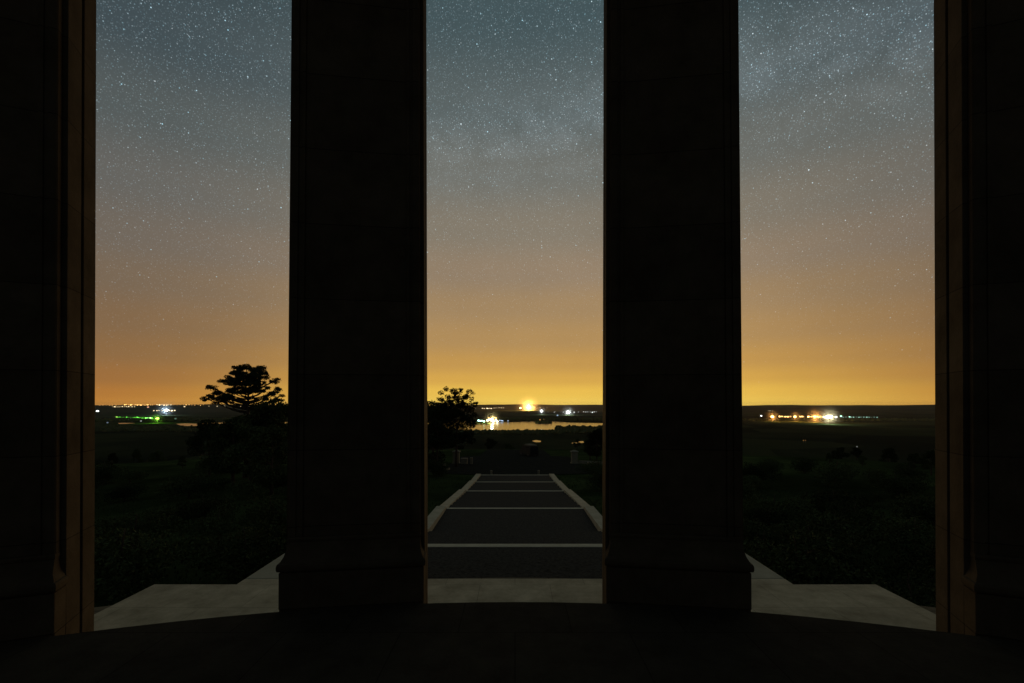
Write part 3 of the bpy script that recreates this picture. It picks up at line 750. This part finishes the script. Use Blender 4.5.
row(533, 548, 408.0, 5, WRM, .5, .7, 'dim lamp just right of the blazing floodlight', 'dim lamps right of the floodlight')
row(429, 437, 405.6, 3, AMB, 1.5, .8, 'amber lamp on the horizon left of the leafy tree', 'amber lamps left of the leafy tree')
# marina
row(478, 485, 421, 4, TEA, 5, 1.1, 'greenish white quay lamp at the left of the marina', 'greenish quay lamps', .8)
row(487, 498, 420.4, 8, (1.0,.9,.5), 7, 1.2, 'yellow white quay lamp in the bright heart of the marina', 'bright quay lamps', 1.2)
row(488, 497, 417.8, 5, AMB, 3, .9, 'amber lamp standing above the marina quay', 'amber quay lamps', .5)
row(499.5, 504, 420.7, 3, BLU, 2.0, .8, 'bluish white quay lamp right of the marina', 'bluish quay lamps', .3)
lamp(508.5, 418.2, (1,.3,.15), .5, .7, 'tiny red lamp right of the marina', None)
lamp(508, 420.8, BLU, .6, .7, 'tiny blue lamp right of the marina', None)
row(539, 545, 419.5, 3, AMB, .9, .7, 'amber lamp behind the small lake island', 'amber lamps behind the island')
ql = lamp(492, 419.4, (1.0,.92,.55), 9, 1.3, 'tallest floodlight over the marina quay', None, P*1.3, halo=(12, 1.3e-3, 'added mist glowing over the marina quay'), lcol=(1,.8,.3), up=30)
# left
lamp(97.5, 411.2, WHT, 3, 1.2, 'white lamp touching the far left pier edge', None)
row(112, 120, 406.8, 6, WRM, 1.1, .6, 'small warm lamp in the arched row at far left', 'arched row of warm lamps', .1)
row(120, 135, 406.7, 9, WRM, .9, .6, 'small warm lamp right of the arched row', 'warm lamps beyond the arched row', .2)
row(98, 124, 405.0, 8, AMB, .7, .7, 'amber lamp low on the left horizon', 'amber lamps on the left horizon')
row(124, 153, 404.9, 16, AMB, 1.8, .75, 'amber lamp in the brightest left horizon streak', 'amber lamps in the left streak', .2)
row(156, 172, 404.9, 7, WRM, 2.0, .8, 'pale warm lamp above the white cluster', 'pale lamps above the white cluster', .3)
row(173, 205, 405.0, 11, AMB, .8, .65, 'amber lamp between the white cluster and the pine', 'amber lamps left of the pine', .4)
row(205, 285, 406.4, 10, WRM, .7, .7, 'warm lamp glimpsed through the pine', 'warm lamps behind the pine', .4)
lamp(148, 407.2, (1,.5,.3), 1.0, .9, 'single reddish lamp above left of the white cluster', None)
lamp(184.5, 406.6, WRM, 1.4, .7, 'single yellow lamp right of the white cluster', None)
lamp(166.5, 410.2, (.8,.95,1.0), 6, 1.5, 'brightest bluish white floodlight in the left opening', None, P*4.5, halo=(11, 5e-4, 'added mist glowing round the left white cluster'), lcol=(.6,.8,1), up=60)
row(153, 176, 410.5, 9, WRM, 2.4, .7, 'warm white lamp in the left white cluster', 'lamps of the left white cluster', .15)
row(115, 146, 417.3, 15, GRN, .55, .65, 'dim green lamp in the green lit row', 'dim green lamps', .35)
row(133, 156, 418, 8, GRN, 1.8, .9, 'bright green lamp near the right of the green row', 'bright green lamps', .4)
lamp(157.6, 418.4, (.45,1.0,.08), 6, 1.2, 'brightest yellow green lamp ending the green row', None, P*.8, halo=(8, 1e-3, 'added mist glowing round the green lamp'), lcol=(.3,1,.05), up=32)
lamp(150.6, 418.1, (.5,1.0,.3), 4, .9, 'pale green lamp second from the right end', None)
lamp(147.4, 418.3, (.4,1.0,.3), 3, .8, 'pale green lamp third from the right end', None)
lamp(116.5, 417, YGR, 1.2, .8, 'yellow green lamp starting the green row at left', None)
lamp(141, 421, WHT, .35, .7, 'faint white lamp below the green row', None)
lamp(107.5, 422.6, BLU, .2, .8, 'faint bluish lamp left below the green row', None)
lamp(175.5, 418.6, TEA, .15, .9, 'faint teal lamp right of the green row', None)
# right
lamp(761.3, 415.8, WHT, 3, .8, 'small white lamp starting the right town lights', None)
row(767, 774, 410.6, 3, (.9,.85,.5), .6, .6, 'faint yellowish lamp above the orange lamps', 'faint lamps above the right town')
lamp(772.3, 416.6, AMB, 9, 1.4, 'leftmost bright orange lamp of the right town', None, P*2.2, lcol=(1,.42,.08), halo=(9, 1e-3, 'added mist round the leftmost orange lamp'), up=38)
row(779, 791, 416.6, 6, AMB, 3.6, .95, 'orange lamp between the two brighter orange ones', 'orange lamps of the right town', .2)
lamp(795, 416.7, AMB, 7, 1.3, 'second bright orange lamp of the right town', None, P*1.4, lcol=(1,.42,.08), halo=(8, 1e-3, 'added mist round the second orange lamp'), up=36)
row(799, 804, 416.6, 3, AMB, 3.2, .85, 'orange lamp left of the long bright orange row', 'orange lamps mid town', .2)
row(807, 822, 416.6, 9, AMB, 5, .9, 'bright orange lamp in the long bright orange row', 'bright orange lamps in a long row', .15)
lamp(815, 416.6, AMB, 9, 1.2, 'tallest lamp at the heart of the long orange row', None, P*4.5, lcol=(1,.42,.08), halo=(12, 8e-4, 'added mist round the long orange row'), up=42)
row(823.5, 832, 416.8, 5, (1.0,.95,.62), 10, 1.0, 'blazing pale yellow lamp of the brightest right cluster', 'brightest lamps of the right town', .25)
lamp(828, 416.8, (1.0,.95,.7), 14, 1.4, 'largest floodlight in the brightest right cluster', None, P*3.6, halo=(14, 8e-4, 'added mist round the brightest right cluster'), lcol=(1,.9,.5), up=48)
lamp(836, 417, WHT, 4, 1.0, 'white lamp just right of the brightest cluster', None)
lamp(841, 416.2, TEA, 2.5, .9, 'greenish white lamp right of the brightest cluster', None)
lamp(849.5, 417, TEA, 2, .8, 'isolated greenish lamp further right', None)
row(842, 878, 417.2, 14, TEA, .5, .7, 'faint greenish lamp trailing off at right', 'faint greenish lamps trailing off', .15)
row(803, 806, 440.2, 2, AMB, .18, .7, 'faint yellow lamp low on the dark right plain', 'faint yellow lamps on the right plain', .2)
lamp(857, 446.6, WHT, .15, .7, 'faint white lamp lowest on the dark right plain', None)

# ------------------------------------------------------------------ haze
m = MB(); m.box(-20500, 20500, -20500, 20500, EYE-132, EYE+60)
hz = m.build('haze', None or [bpy.data.materials.new('haze_air')]); tag(hz, 'thin night haze over the plain', 'haze', kind='stuff')
mh = hz.data.materials[0]; mh.use_nodes = True; nt = mh.node_tree; nt.nodes.clear()
pv = nt.nodes.new('ShaderNodeVolumePrincipled'); oo = nt.nodes.new('ShaderNodeOutputMaterial')
pv.inputs['Color'].default_value = (.9,.88,.85,1); pv.inputs['Density'].default_value = 1.0e-5; pv.inputs['Anisotropy'].default_value = .35
nt.links.new(pv.outputs[0], oo.inputs['Volume'])

# ------------------------------------------------------------------ render settings
sc.view_settings.view_transform = 'Standard'; sc.view_settings.look = 'None'; sc.view_settings.gamma = 1; sc.view_settings.exposure = 0
sc.view_settings.use_curve_mapping = False
cy = sc.cycles
cy.max_bounces = 7; cy.diffuse_bounces = 5; cy.glossy_bounces = 3; cy.volume_bounces = 0; cy.transparent_max_bounces = 6
cy.sample_clamp_indirect = 2.0; cy.sample_clamp_direct = 0
cy.use_denoising = True
cy.use_adaptive_sampling = False
